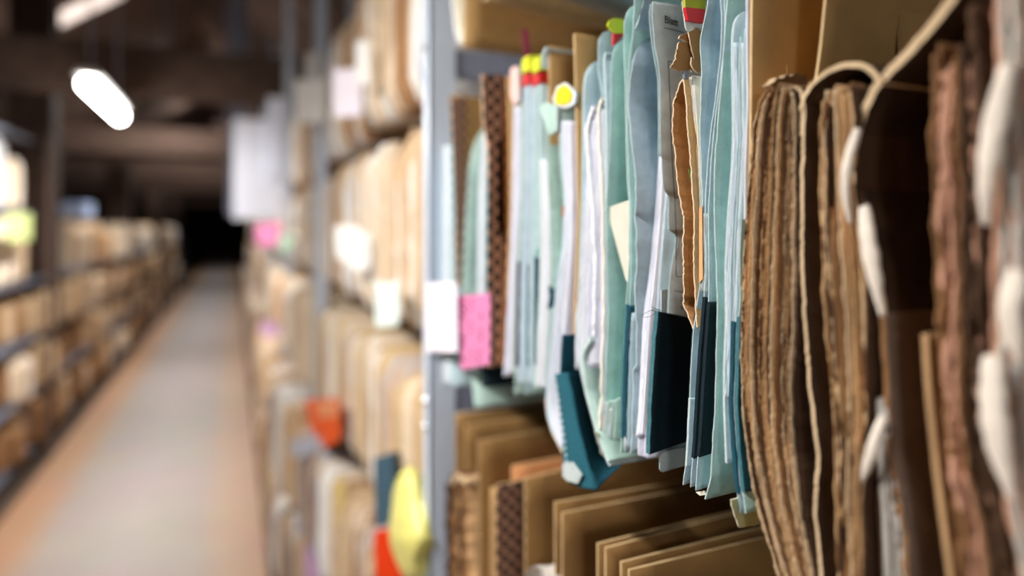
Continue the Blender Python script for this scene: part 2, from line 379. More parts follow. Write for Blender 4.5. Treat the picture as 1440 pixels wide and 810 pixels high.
# F pair with tabs
r = root('blue green folder with two yellow and red index tabs', (738, 556))
F1 = [(733, 96), (733, 130), (734, 250), (728, 380), (725, 515), (723, 556)]
F2 = [(746, 90), (744, 130), (745, 250), (742, 380), (741, 515), (738, 556)]
F3 = [(758, 84), (756, 150), (753, 250), (752, 380), (751, 515), (749, 552)]
sheet('back_cover', F1, r, palegreen, fibre, t=.0015); sheet('cover', F2, r, blue, fibre, t=.0015); sheet('cover', F3, r, teal, fibre, t=.0015)
between([(736, 120), (737, 250), (731, 380), (728, 540)], [(743, 120), (743, 250), (740, 380), (737, 540)], 5, [paleblue, lavender], 'papers', r)
between([(747, 120), (747, 250), (744, 380), (743, 540)], [(755, 120), (752, 250), (750, 380), (748, 540)], 5, [paleblue, white], 'papers', r)
cloth(F1, 368, 515, r, shadedcloth, shadedcloth); cloth(F2, 372, 515, r, tealcloth, edgecloth); cloth(F3, 362, 512, r, tealcloth, tealcloth)
for a in (733, 747):
    for nm, m, y0, y1 in (('yellow_tab', yelp, 83, 103), ('red_tab', redp, 103, 117)):
        p = PX(a, y0, X0 - .002); q = PX(a + 12, y1, X0 - .002)
        obj(nm, bbox((p.x, q.y, q.z), (p.x + .018, p.y, p.z), .0012), m, r)
r = root('pale blue sheet standing up behind the yellow and red tabs', (757, 560), 'folder')
sheet('cover', [(768, 68), (763, 75), (760, 100), (759, 150), (757, 250), (755, 350)], r, paleblue, fibre, t=.004)
tag(flat('pink_tape_strip', [(733, 42), (742, 40), (748, 80), (739, 82)], .70, pinktape, t=.0008), 'dusky pink strip hanging down above the yellow and red tabs', 'strip')
# G tan board
tag(sheet('divider_board', [(772, 65), (772, 150), (774, 300), (772, 420), (768, 520)], None, tan, tanedge, t=.0022, D=.25, dx=.004), 'tan divider board behind the yellow-tabbed pale folder', 'divider')
# H2 pale green folder with folded-over top
r = root('pale green folder with its top corner folded over', (760, 548))
sheet('cover', [(770, 146), (766, 160), (768, 200), (772, 280), (776, 380), (772, 470), (768, 545)], r, palegreen, fibre, t=.0015)
flat('folded_flap', [(758, 150), (768, 144), (784, 148), (783, 182), (772, 190), (766, 172)], None, [palegreen, fibre], r, t=.003, jag=.0012, X=X0 - .004)
between([(757, 225), (759, 300), (757, 400), (753, 480), (750, 545)], [(768, 225), (772, 300), (771, 400), (768, 480), (764, 545)], 8, [white, palegreen, white], 'papers', r, t=.0012)
cloth([(772, 400), (774, 418), (771, 434)], 402, 434, r, tealcloth, tealcloth, D=.04)
# H folder with yellow marker, sagging cloth
r = root('sagging folder with loose teal cloth bottom and yellow round sticker on top', (800, 690))
sheet('cover', [(790, 150), (786, 185), (787, 225), (792, 272), (792, 331), (790, 380), (788, 440), (792, 475)], r, palegreen, fibre, t=.0018)
between([(787, 170), (789, 225), (794, 280), (790, 350), (781, 400), (772, 497), (766, 560), (767, 580), (775, 605), (788, 630)],
        [(803, 170), (804, 225), (806, 280), (805, 350), (802, 400), (796, 470), (790, 560), (789, 580), (790, 605), (794, 630)], 16, [white, lavender, white, paleblue], 'papers', r, t=.0009)
sheet('back_cover', [(767, 560), (769, 585), (776, 608), (790, 636)], r, cream, kraftedge, t=.002, n=20)
flat('index_card', [(777, 139), (783, 122), (794, 116), (802, 122), (810, 131), (808, 146), (796, 152), (781, 150)], None, [white, fibre], r, t=.0025, X=X0 - .004)
flat('yellow_sticker', [(780, 140), (783, 126), (792, 119), (800, 124), (804, 133), (802, 143), (792, 148), (783, 147)], None, yellow, r, t=.0012, X=X0 - .0052)
flat('orange_speck', [(791, 290), (797, 288), (797, 304), (791, 304)], PX(791, 296, X0).y - .003, orangesp, r, t=.0006)
yc = PX(791, 500, X0).y
sheet('cloth_spine', [(791, 471), (789, 500), (788, 526)], r, tealcloth, tealcloth, t=.003, D=.05, dx=-.003, n=20)
# the loose band: a light front strip with a dark near side, both curved
bandL = [(780, 526), (784, 560), (790, 600), (792, 640), (791, 662), (800, 680)]
bandM = [(799, 524), (806, 560), (814, 600), (826, 645), (832, 665), (838, 690)]
bandR = [(820, 523), (825, 560), (834, 598), (850, 635), (862, 652), (873, 655)]
def band(a, b, dxa, dxb, m, name):
    A, B = front(a, dxa, 40), front(b, dxb, 40); bm = bmesh.new(); rr = []
    for p, q in zip(A, B):
        cs = []
        for i in range(7):
            f = i / 6; v = p.lerp(q, f); bul = math.sin(f * math.pi) * .002 + .0016 * nz(v.z * 90 + f * 2, 3) + .0008 * nz(v.z * 260 + f * 5, 6); cs.append(v + Vector((-bul, -bul * .4, 0)))
        rr.append(cs)
    g = [[(bm.verts.new(v), bm.verts.new(v + Vector((.0012, .0006, 0)))) for v in cs] for cs in rr]
    for i in range(len(g) - 1):
        for j in range(6):
            for s in (0, 1):
                f = bm.faces.new([g[i][j][s], g[i][j + 1][s], g[i + 1][j + 1][s], g[i + 1][j][s]]); f.smooth = True
    for i in range(len(g) - 1):
        for j in (0, 6): bm.faces.new([g[i][j][0], g[i][j][1], g[i + 1][j][1], g[i + 1][j][0]])
    for i in (0, -1):
        for j in range(6): bm.faces.new([g[i][j][0], g[i][j][1], g[i][j + 1][1], g[i][j + 1][0]])
    return obj(name, bm, m, r)
band(bandL, bandM, -.004, -.008, mat('light_teal_cloth', (38, 100, 116), scale=500, var=.2, bump=.5), 'loose_cloth')
band(bandM, bandR, -.008, .02, tealcloth, 'loose_cloth')
st = bmesh.new()
for p in front([(783, 545), (788, 580), (793, 610), (797, 650)], -.0065, 12):
    bmesh.ops.create_uvsphere(st, u_segments=8, v_segments=6, radius=.0016, matrix=Matrix.Translation(p) @ Matrix.Diagonal((.5, 1, 1.3, 1)))
obj('stitch', st, paleblue, r)
flat('frayed_corner', [(791, 652), (805, 650), (818, 668), (812, 680), (798, 677), (791, 670)], None, [greycard, fibre], r, X=X0 - .011, t=.001, jag=.0008)
# I tan board
tag(sheet('divider_board', [(807, 47), (809, 120), (811, 190), (812, 250), (813, 300), (810, 380), (807, 470)], None, tan, tanedge, t=.0022, D=.25, dx=0), 'tan divider board standing tallest beside the rounded grey-white folder', 'divider')
# J rounded pale folder with many papers
r = root('pale folder with a rounded white rim stuffed with crumpled white papers', (840, 640))
sheet('cover', [(845, 84, 1), (834, 87, 1), (826, 95, 1), (821, 113), (820, 150), (820, 190), (818, 300), (815, 380), (812, 470), (816, 520), (828, 570), (845, 618), (857, 655)], r, paleblue, fibre, t=.003, D=.2)
between([(822, 175), (824, 237), (819, 320), (813, 400), (809, 450), (808, 522)], [(848, 150), (850, 237), (848, 320), (846, 400), (849, 450), (846, 520)], 18, [white, lavender, white, white], 'papers', r, t=.0011, drop=.006, stray=.002)
sheet('paper_sheet', [(834, 150), (828, 165), (824, 190), (827, 237), (833, 296), (836, 378), (834, 470)], r, white, white, t=.004, D=.1, jag=.0012, dx=-.003)
sheet('paper_sheet', [(846, 139), (841, 152), (842, 200), (845, 250), (847, 330), (848, 430), (845, 540), (842, 604)], r, white, cream, t=.003, D=.1, jag=.0012, dx=-.002)
sheet('paper_sheet', [(830, 476), (820, 492), (818, 505), (823, 550), (838, 605), (855, 650)], r, palegreen, fibre, t=.004, D=.1, dx=-.004, label='pale green sheet')
flat('card_scrap', [(836, 606), (846, 612), (856, 620), (862, 632), (868, 642), (858, 652), (846, 640)], PX(845, 620, X0).y - .004, [cream, fibre], r, t=.001, jag=.001)
# J2 grey teal folder with tab
r = root('grey green folder with a curled lip carrying a yellow and red tab', (852, 600))
sheet('back_cover', [(859, 42, 1), (848, 45, 1), (841, 58), (841, 100), (846, 130), (848, 190), (848, 300)], r, blue, fibre, t=.0018)
sheet('cover', [(852, 74), (849, 82), (851, 120), (853, 190), (852, 260), (850, 300)], r, greyblue, fibre, t=.003)
py = PX(856, 50, X0 + .01).y
flat('yellow_tab', [(855, 35), (858, 29), (863, 25), (877, 27), (879, 47), (866, 47), (860, 42)], PX(857, 50, X0).y - .002, yelp, r, t=.003)
flat('red_tab', [(863, 47), (878, 48), (872, 56), (863, 64)], PX(857, 50, X0).y - .002, redp, r, t=.003)
# K sea green folder
K = [(880, 55, 1), (870, 58, 1), (863, 66, 1), (860, 80), (859, 105), (858, 190), (854, 260), (852, 295), (853, 330), (853, 378), (855, 450), (853, 497), (850, 568), (844, 603)]
r = root('sea green folder with a small white slip tucked into it', (848, 605))
sheet('cover', K, r, teal, fibre, t=.0016, tb=.1)
Yk = PX(858, 190, X0).y
flat('white_slip', [(853, 293), (868, 287), (885, 281), (886, 402), (880, 394)], None, [mat('bright_cream', (212, 210, 194), var=.03), white], r, t=.0006, X=X0 + .003)
between([(846, 560), (843, 603), (842, 618)], [(868, 560), (866, 603), (864, 632)], 6, [white, cream, palegreen], 'papers', r, t=.0008, rows=20, drop=.01)
# L green folder with teal spine
L_ = [(892, 7, 1), (884, 9, 1), (879, 18), (877, 50), (879, 110), (880, 190), (882, 260), (885, 284), (884, 378), (881, 420), (876, 511), (874, 568), (873, 637)]
r = root('green folder with a rounded top and teal cloth spine right of the white slip', (874, 638))
sheet('cover', L_, r, teal, fibre, t=.0016, tb=.1)
L2 = [(893, -40), (892, 0), (890, 47), (884, 94), (882, 117), (882, 190), (884, 250), (887, 300), (887, 378), (885, 430), (880, 511), (878, 568), (878, 637)]
sheet('cover', L2, r, teal, fibre, t=.0016, tb=.1)
between([(887, 440), (880, 520), (877, 632)], [(891, 440), (887, 520), (884, 632)], 3, [paleblue, white], 'papers', r, rows=20)
cloth(L_, 428, 616, r, tealcloth, edgecloth, tb=.1); cloth(L2, 430, 614, r, tealcloth, tealcloth, tb=.1)
# M grey-blue rounded folder
M_ = [(917, 52, 1), (904, 58, 1), (895, 70, 1), (889, 89), (885, 113), (883, 146), (886, 176), (889, 204), (892, 237), (894, 272), (894, 300), (892, 302), (895, 331), (895, 378), (893, 410), (895, 450), (895, 516), (890, 519), (890, 570), (887, 637)]
r = root('grey blue folder with a big rounded torn corner and notched edge', (888, 638))
sheet('cover', M_, r, greyblue, fibre, t=.0018, jag=.0007, seed=3, n=130, smooth=1, tb=.12)
flat('folded_flap', [(910, -20), (918, -20), (918, 44), (905, 42), (894, 40), (902, 18)], PX(892, 60, X0).y - .003, [greyblue, fibre], r, t=.0016, jag=.0005)
sheet('papers', [(903, 30), (901, 60), (905, 120)], r, blue, fibre, t=.0016, n=30, D=.1, dx=.02)
# N white papers + Blatt card + dark cloth
N_ = [(917, 2), (917, 28), (921, 66), (926, 94), (928, 113), (928, 190), (928, 217), (931, 221), (930, 237), (933, 268), (940, 275), (940, 324), (951, 330), (949, 350), (943, 380), (939, 436), (936, 500), (932, 600), (928, 662)]
r = root('grey card folder printed Blatt with a dark frayed cloth spine', (930, 664))
YNt, YNb = PX(917, 60, X0).y, PX(914, 600, X0).y
def yN(z):
    a, b = PY(917, 2, YNt).z, PY(928, 662, YNb).z; return YNt + (YNb - YNt) * (a - z) / (a - b)
sheet('back_cover', [(914, 6), (913, 30), (917, 66), (922, 94), (925, 113), (926, 190), (925, 220)], r, blue, fibre, t=.0010, Y=(PX(913, 60, X0).y,) * 2, D=.05)
sheet('cover', N_, r, greycard, fibre, t=.0012, jag=.0004, seed=7, n=150, smooth=1, tb=.1, Y=(YNt, YNb), k=0)
W1 = [(927, 215), (921, 300), (913, 380), (904, 450), (900, 540), (897, 590), (894, 615)]
W2 = [(933, 226), (929, 300), (922, 380), (914, 450), (908, 540), (905, 590), (903, 612)]
yw = lambda p: PX(p, 300, X0).y
between(W1, W2, 7, [white, white, lavender], 'papers', r, t=.0013, jag=.0002, YA=(yw(898),) * 2, YB=(yw(907),) * 2, k=.02)
between([(934, 268), (929, 330), (923, 380), (920, 436), (916, 500)], [(938, 274), (934, 330), (930, 380), (926, 436), (920, 500)], 5, [lavender, white, paleblue], 'papers', r, t=.0007, jag=.0002, YA=(yw(906),) * 2, YB=(yw(911),) * 2, k=.02)
between([(896, 612), (895, 640)], [(912, 608), (912, 645)], 6, [lavender, white], 'papers', r, t=.0009, rows=12)
flat('card_tab', [(930, 408), (939, 407), (938, 440), (930, 440)], YNb - .003, [paleblue, white], r, t=.0008)
CL = [(923, 437), (921, 460), (918, 490), (917, 520), (913, 570), (911, 638)]
sheet('cloth_spine', CL, r, shadedcloth, edgecloth, t=.0050, D=.052, k=.0, dx=0, n=60, jag=.0004, tt=-.22, tb=.17, Y=(YNb - .0010, YNb - .0010))
fz = bmesh.new(); rnd = random.Random(2)
def thread(a, pts, rad):
    P = resample([PX(x, y, X0 - .004) for x, y in pts], 10, 1)
    prev = None
    for p in P:
        ring = [fz.verts.new(p + Vector((0, math.cos(q * 2.094) * rad, math.sin(q * 2.094) * rad))) for q in range(3)]
        if prev:
            for q in range(3): fz.faces.new([prev[q], prev[(q + 1) % 3], ring[(q + 1) % 3], ring[q]])
        prev = ring
for pts in ([(923, 438), (915, 436), (908, 440), (902, 444)], [(922, 440), (913, 446), (906, 446)], [(926, 437), (919, 433), (917, 431)], [(930, 437), (922, 434), (914, 437)]): thread(fz, pts, .00022)
obj('frayed_thread', fz, tealcloth, r)
flat('card_foot', [(928, 640), (933, 636), (958, 630), (966, 630), (967, 654), (950, 658), (932, 664), (928, 660)], YNb - .004, [greycard, fibre], r, t=.001)
# printing on the card
def onN(px, py): # point on the near face of the card
    q = PY(px, py, YNt); q = PY(px, py, yN(q.z)); return PY(px, py, q.y - .0010)
fc = bpy.data.curves.new('printed_word', 'FONT'); fc.body = 'Blatt'; fc.extrude = .00005; fc.offset = .00005
p, q = onN(935, 32), onN(954, 37); h = abs(onN(935, 21).z - p.z); fc.size = h / .72
fo = bpy.data.objects.new('printed_word', fc); C.objects.link(fo); fc.materials.append(ink)
fo.rotation_euler = (0, 0, 0); bpy.context.view_layer.update()
wme = bpy.data.meshes.new_from_object(fo.evaluated_get(bpy.context.evaluated_depsgraph_get())); bpy.data.objects.remove(fo)
xs = [v.co.x for v in wme.vertices]; ex, ez = (q - p) / (max(xs) - min(xs)), Vector((0, 0, 1)); x0_ = min(xs)
for v in wme.vertices:
    c = v.co.copy(); v.co = p - Vector(r.location) + ex * (c.x - x0_) + ez * c.y + Vector((0, -c.z, 0))
wme.name = 'printed_word'; fo = bpy.data.objects.new('printed_word', wme); C.objects.link(fo); fo.parent = r
if not wme.materials: wme.materials.append(ink)
fo['label'] = 'word Blatt in bold black print'
def line(pts, wd=.0005):
    bm = bmesh.new()
    for a, b in zip(pts, pts[1:]):
        a, b = onN(*a), onN(*b); d = (b - a).normalized(); nn = Vector((0, -1, 0)).cross(d).normalized() * wd / 2
        vs = [bm.verts.new(v) for v in (a - nn, b - nn, b + nn, a + nn)]; us = [bm.verts.new(v.co + Vector((0, .0002, 0))) for v in vs]
        bm.faces.new(vs); bm.faces.new(us[::-1])
        for i in range(4): bm.faces.new([vs[i], us[i], us[(i + 1) % 4], vs[(i + 1) % 4]])
    obj('printed_line', bm, ink, r)
line([(934, 39), (948, 42), (962, 46)]); line([(952, 88), (940, 86), (941, 110), (943, 150), (944, 190), (946, 235), (949, 278), (957, 277)])
line([(949, 278), (951, 330), (951, 389)], .0004); line([(951, 389), (962, 389)], .0004); line([(948, 409), (962, 411)], .0004)
for i in range(5): line([(957, 418 + i * 4), (961, 419 + i * 4 + (i % 2) * 2)], .0005)
# O torn brown folder
r = root('torn brown kraft folder with ragged flaps and a red and olive tab', (972, 470))
Yo = PX(952, 240, X0).y
O3 = [(962, 108), (957, 116), (946, 143), (946, 190), (949, 220), (950, 237), (953, 260), (961, 307), (962, 378), (962, 415), (960, 427), (967, 444), (974, 462)]
sheet('cover', O3, r, kraft, kraftedge, t=.0014, jag=.0012, seed=11, n=140, smooth=1)
sheet('cover', [(961, 110), (965, 150), (967, 190), (973, 250), (976, 307), (976, 378), (978, 420), (980, 460)], r, mat('light_kraft', (192, 156, 108), bump=.4), kraftedge, t=.0014, jag=.0008, seed=12, n=110, smooth=1)
between([(964, 112), (970, 150), (979, 190), (981, 250), (983, 330), (984, 400)], [(975, 105), (979, 130), (983, 190), (985, 250), (986, 330), (986, 400)], 4, [cream, b4, lavender], 'papers', r, t=.0005, dx=.004)
flat('green_slip', [(968, 238), (973, 238), (975, 262), (971, 254)], Yo - .004, mat('green_paper', (120, 170, 90)), r, t=.0005)
flat('torn_flap', [(956, 59), (968, 57), (973, 60), (974, 80), (973, 101), (965, 98), (957, 99), (948, 97), (944, 94), (949, 84), (951, 70)], Yo - .010, [kraft, kraftedge], r, t=.0014, jag=.0022, seed=3)
flat('torn_flap', [(955, 54), (960, 48), (970, 44), (974, 52), (972, 60), (962, 57)], Yo - .011, [kraft, kraftedge], r, t=.0016, jag=.0018, seed=5)
flat('torn_flap', [(969, 43), (980, 40), (987, 44), (987, 96), (984, 102), (979, 94), (975, 76), (971, 60)], Yo - .014, [kraft, kraftedge], r, t=.0014, jag=.0012, seed=6)
flat('torn_flap', [(973, 80), (977, 84), (983, 98), (986, 100), (981, 102), (975, 96), (972, 88)], Yo - .016, [kraft, kraftedge], r, t=.0016, jag=.0012, seed=8)
flat('torn_flap', [(957, -20), (994, -20), (992, 30), (988, 40), (978, 38), (972, 44), (966, 42), (962, 18)], Yo - .015, [mat('shabby_card', (214, 206, 196)), fibre], r, t=.0014, jag=.0016, seed=9)
flat('red_tab', [(964, 10), (992, 13), (990, 32), (982, 31), (968, 28)], Yo - .019, redp, r, t=.003)
flat('olive_tab', [(963, -20), (993, -20), (992, 13), (964, 10)], Yo - .019, mat('olive_plastic', (170, 168, 40), rough=.4, bump=0), r, t=.003)
flat('paper_clip', [(963, 100), (968, 99), (968, 111), (963, 110)], Yo - .0125, mat('dull_steel', (120, 122, 130), rough=.4, bump=0), r, t=.003)
# P blue folder, cloth coloured dark with shade
P_ = [(999, -40), (996, 0), (994, 14), (987, 42), (984, 61), (987, 99), (985, 141), (984, 190), (986, 225), (988, 284), (986, 307), (986, 380), (984, 403), (981, 420), (974, 474), (969, 570), (965, 650), (961, 676), (960, 682)]
P2 = [(1016, -40), (1012, 0), (1015, 19), (1014, 70), (1006, 141), (999, 190), (995, 225), (991, 296), (992, 378), (989, 430), (983, 500), (977, 600), (973, 660), (971, 685)]
P3 = [(1020, -40), (1018, 0), (1020, 19), (1018, 70), (1009, 141), (1003, 190), (1000, 225), (996, 296), (997, 378), (996, 430), (991, 500), (985, 600), (980, 660), (978, 690)]
r = root('blue folder with torn white edges and a dark shaded cloth spine', (970, 690))
sheet('back_cover', P_, r, blue, fibre, t=.0014, jag=.0005, seed=21, n=110, smooth=1, tb=.1); sheet('cover', P2, r, greyblue, fibre, t=.0014, jag=.0003, seed=22, n=90, tb=.1)
sheet('cover', P3, r, blue, fibre, t=.0014, jag=.0003, seed=23, n=90, tb=.1)
sheet('cloth_spine', cut(P_, 424, 640), r, shadedcloth, shadedcloth, dx=.003, t=.003, D=.08, n=40, tb=.1)
cloth(P2, 418, 644, r, shadedcloth, shadedcloth, t=.003, tb=.1); cloth(P3, 425, 642, r, shadedcloth, shadedcloth, t=.003, tb=.1)
cloth(P_, 560, 655, r, paleblue, fibre, t=.002, tb=.1, name='edge_strip')
between([(988, 300), (988, 380), (984, 410)], [(994, 300), (994, 380), (992, 412)], 4, [greycard, fibre], 'papers', r, rows=20)
flat('orange_slip', [(983, 293), (987, 290), (988, 392), (983, 398)], None, mat('peach_paper', (226, 170, 120)), r, X=X0 - .001, t=.0006)
flat('paper_foot', [(978, 692), (990, 690), (992, 696), (984, 697)], None, [cream], r, X=X0 + .004, t=.001)
# R green folder
Rr = [(1026, -40), (1023, 0), (1019, 47), (1016, 94), (1012, 141), (1008, 190), (1005, 225), (1004, 296), (1007, 378), (1009, 439), (1007, 497), (1006, 570), (1001, 630), (1000, 673), (991, 702)]
r = root('plain sea green folder with no cloth right of the dark shaded spine', (992, 703))
sheet('cover', Rr, r, teal, fibre, t=.0016, tb=.02, n=80)
# S light blue folder
S_ = [(1046, 16, 1), (1036, 20, 1), (1031, 30, 1), (1029, 59), (1030, 117), (1031, 190), (1029, 237), (1024, 296), (1020, 378), (1021, 450), (1018, 520), (1018, 570), (1021, 651)]
r = root('very pale blue folder with a rounded top beside the brown bundles', (1021, 652))
sheet('cover', S_, r, paleblue, fibre, t=.002, tb=.05)
between([(1031, 60), (1033, 190), (1026, 296), (1022, 378), (1022, 520), (1020, 560)], [(1036, 60), (1039, 190), (1032, 296), (1028, 378), (1027, 520), (1024, 560)], 5, [paleblue, lavender], 'papers', r)
# T teal folder with long cloth
T_ = [(1041, 52), (1039, 120), (1041, 190), (1036, 284), (1031, 378), (1033, 420), (1030, 455), (1027, 570), (1031, 640), (1037, 694), (1040, 722)]
T2 = [(1047, 40), (1046, 120), (1047, 190), (1043, 284), (1039, 378), (1041, 420), (1038, 455), (1035, 570), (1039, 640), (1045, 694), (1048, 722)]
r = root('blue folder with long teal cloth spine touching the frontmost sharp brown bundle', (1042, 722))
sheet('back_cover', T_, r, blue, fibre, t=.0014, n=80); sheet('cover', T2, r, teal, fibre, t=.0014, n=80)
between([(1042, 60), (1044, 190), (1039, 284), (1034, 378), (1031, 570), (1040, 700)], [(1046, 60), (1047, 190), (1042, 284), (1038, 378), (1034, 570), (1044, 700)], 3, [paleblue, white], 'papers', r)
cloth(T_, 452, 694, r, tealcloth, tealcloth); cloth(T2, 446, 692, r, tealcloth, edgecloth)
flat('paper_foot', [(1028, 703), (1040, 700), (1066, 718), (1068, 738), (1040, 742), (1034, 728)], PX(1036, 720, X0).y - .001, [mat('olive_paper', (176, 176, 130)), cream], r, t=.001, jag=.001)
r = root('thin white backed card between the blue folders and the tan board', (1048, 310), 'card', 'divider_card')
sheet('card', [(1050, -40), (1050, 94), (1051, 141), (1049, 190), (1047, 250), (1047, 308)], r, white, lavender, t=.0014, D=.25)

# tan boards behind and between the brown bundles
for pts, lab, dx in (([(1058, -60), (1056, 60), (1055, 200), (1052, 400), (1050, 600)], 'tan divider board standing behind the first brown bundle', .0),
                 ([(1170, -60), (1160, 0), (1153, 70), (1147, 112), (1120, 200), (1108, 500)], 'tan divider board rising between the first two brown bundles', .025),
                 ([(1262, -60), (1262, 0), (1264, 70), (1266, 150), (1268, 300), (1268, 500)], 'tan divider board rising between the curled cover and the brown stacks at the frame edge', .085)):
    fold = tag(sheet('divider_board', pts, None, tan, tanedge, t=.0018, D=.26 if dx < .05 else .19, dx=dx, k=.02), lab, 'divider')
    if dx == 0: first_board = fold
Yv = PX(1056, 60, X0).y
flat('board_fold', [(1107, -60), (1109, -60), (1107, 130), (1105, 130)], Yv - .0008 + .02 * (PY(1107, 60, Yv).x - X0), tanedge, first_board, t=.0004)

# ------------------------------------------------------------------ brown bundles
ws = mat('white_scrap', (232, 220, 206), var=.12, bump=.4)
def torn_strip(px, wd, parent, dx=-.008, m=None):
    """a ragged curling strip of paper sticking out of a bundle's front, widest in its middle"""
    A = front(px, dx, 26, 2); n = len(A); bm = bmesh.new(); rr = []
    for i, p in enumerate(A):
        a, b = A[max(0, i - 1)], A[min(n - 1, i + 1)]; d = (b - a).normalized(); side = Vector((0, d.z, -d.y))
        f = i / (n - 1); hw = wd * (.35 + .65 * math.sin(math.pi * min(1, .12 + f * .95)) ** .7) * (1 + .25 * nz(p.z * 160, 4)) / 2
        curl = math.sin(f * 3.1) * .004
        rr.append([p + side * hw * q + Vector((-curl + .35 * hw * q * q, 0, 0)) for q in (-1, -.5, 0, .5, 1)])
    g = [[(bm.verts.new(v), bm.verts.new(v + Vector((.0012, 0, 0)))) for v in r_] for r_ in rr]
    for i in range(n - 1):
        for j in range(4):
            for s in (0, 1): bm.faces.new([g[i][j][s], g[i][j + 1][s], g[i + 1][j + 1][s], g[i + 1][j][s]]).smooth = True
        for j in (0, 4): bm.faces.new([g[i][j][0], g[i][j][1], g[i + 1][j][1], g[i + 1][j][0]])
    for i in (0, -1):
        for j in range(4): bm.faces.new([g[i][j][0], g[i][j][1], g[i][j + 1][1], g[i][j + 1][0]])
    return obj('torn_strip', bm, m or ws, parent)
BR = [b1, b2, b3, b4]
dk = mat('gap_shaded_cover', (58, 42, 30), var=.3, bump=.3)  # shade of the gaps between bundles put into the covers' colour
r = root('brown paper bundle in focus with ragged page edges and a bulging side', (1060, 850), 'bundle', 'paper_bundle')
SL = [(1088, 110), (1070, 132), (1061, 165), (1057, 200), (1053, 270), (1048, 320), (1044, 400), (1042, 500), (1044, 560), (1051, 630), (1066, 710), (1092, 800), (1110, 850)]
SR = [(1122, 120), (1127, 150), (1126, 200), (1126, 270), (1126, 400), (1124, 480), (1122, 540), (1124, 640), (1134, 720), (1150, 810), (1160, 860)]
between(SL, SR, 42, BR, 'pages', r, rows=300, t=.0005, jag=.0011, seed=40, loose=.0046, drop=.006, pick=[1, 0, 0, 3, 2, 1, 0, 2, 1, 2, 0, 3, 0, 2], stray=.0006, D=.24)
CV = [(1116, 125), (1126, 124), (1131, 150), (1129, 200), (1128, 270), (1127, 330), (1129, 400), (1134, 470), (1138, 540), (1146, 600), (1150, 640), (1146, 720), (1152, 780), (1160, 860)]
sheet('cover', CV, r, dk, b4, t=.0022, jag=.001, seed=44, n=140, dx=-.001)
flat('torn_top', [(1083, 118), (1092, 109), (1110, 106), (1134, 105), (1136, 112), (1128, 124), (1108, 121), (1092, 124)], PX(1090, 120, X0).y - .006, [b1, b4], r, t=.006, jag=.002)
# second bundle
r = root('blurred brown bundle under an arched pale cover', (1180, 850), 'bundle', 'paper_bundle')
between([(1162, 122), (1156, 160), (1156, 270), (1162, 400), (1172, 540), (1178, 640), (1180, 810), (1182, 860)],
        [(1204, 112), (1213, 160), (1214, 270), (1226, 400), (1230, 540), (1226, 640), (1222, 740), (1225, 860)], 26, BR, 'pages', r, rows=90, t=.0009, jag=.0013, seed=50, loose=.004, drop=.012, pick=[1, 0, 3, 1, 1, 2, 1, 3, 0, 1], stray=.0012, D=.24)
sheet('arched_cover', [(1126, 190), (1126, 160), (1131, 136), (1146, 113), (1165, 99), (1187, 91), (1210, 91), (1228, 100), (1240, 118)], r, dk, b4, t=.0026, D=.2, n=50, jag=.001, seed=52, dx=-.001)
torn_strip([(1204, 180), (1196, 230), (1193, 280), (1194, 314)], .0055, r, -.006)
torn_strip([(1240, 586), (1230, 640), (1212, 676)], .0055, r, -.005)
# third: the curled cover with dark gap
r = root('loose file with a long curled cream cover edge over a dark gap', (1250, 850), 'bundle', 'paper_bundle')
U_ = [(1352, -20), (1330, 14), (1297, 50), (1263, 87), (1232, 121), (1212, 165), (1203, 215), (1206, 260), (1217, 310), (1233, 380), (1242, 440)]
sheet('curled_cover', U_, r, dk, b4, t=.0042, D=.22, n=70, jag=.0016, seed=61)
torn_strip([(1212, 290), (1224, 340), (1234, 390), (1240, 445)], .0085, r, -.006)
sheet('back_cover', [(1240, 430), (1246, 540), (1252, 640), (1268, 740), (1280, 860)], r, mat('grey_brown_card', (120, 102, 90), var=.2), b1, t=.003, D=.24, n=50, jag=.001)
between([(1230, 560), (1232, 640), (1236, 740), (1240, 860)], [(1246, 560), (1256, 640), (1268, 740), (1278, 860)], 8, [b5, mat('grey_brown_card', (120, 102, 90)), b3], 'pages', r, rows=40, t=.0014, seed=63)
# fourth and fifth
r = root('wide blurred bundle of brown and pinkish pages right of the dark gap', (1340, 850), 'bundle', 'paper_bundle')
pk = mat('aged_pink_paper', (186, 140, 116), var=.2)
between([(1318, 50), (1312, 160), (1314, 300), (1318, 400), (1326, 540), (1338, 660), (1355, 810), (1360, 870)],
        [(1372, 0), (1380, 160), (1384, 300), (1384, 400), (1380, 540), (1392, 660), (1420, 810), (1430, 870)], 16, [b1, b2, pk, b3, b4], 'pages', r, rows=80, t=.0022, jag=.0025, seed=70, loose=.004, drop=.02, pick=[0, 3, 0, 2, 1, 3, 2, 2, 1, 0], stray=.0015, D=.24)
sheet('cover', [(1300, 470), (1304, 540), (1316, 660), (1336, 810), (1342, 870)], r, b1, b2, t=.003, D=.24, n=40)
r = root('pale grey and white bundle at the frame edge with torn strips', (1420, 850), 'bundle', 'paper_bundle')
between([(1400, -30), (1402, 160), (1400, 300), (1396, 400), (1394, 540), (1404, 660), (1432, 810), (1440, 870)],
        [(1470, -30), (1470, 160), (1480, 300), (1480, 400), (1480, 540), (1490, 660), (1510, 810), (1515, 870)], 14, [b5, b4, b2, pk], 'pages', r, rows=70, t=.0026, jag=.002, seed=80, loose=.004, stray=.0012, D=.24)
torn_strip([(1392, 500), (1400, 570), (1410, 640), (1424, 705)], .011, r)
torn_strip([(1414, 90), (1402, 180), (1388, 270), (1384, 316)], .009, r)
torn_strip([(1428, 380), (1424, 440), (1434, 510)], .010, r)

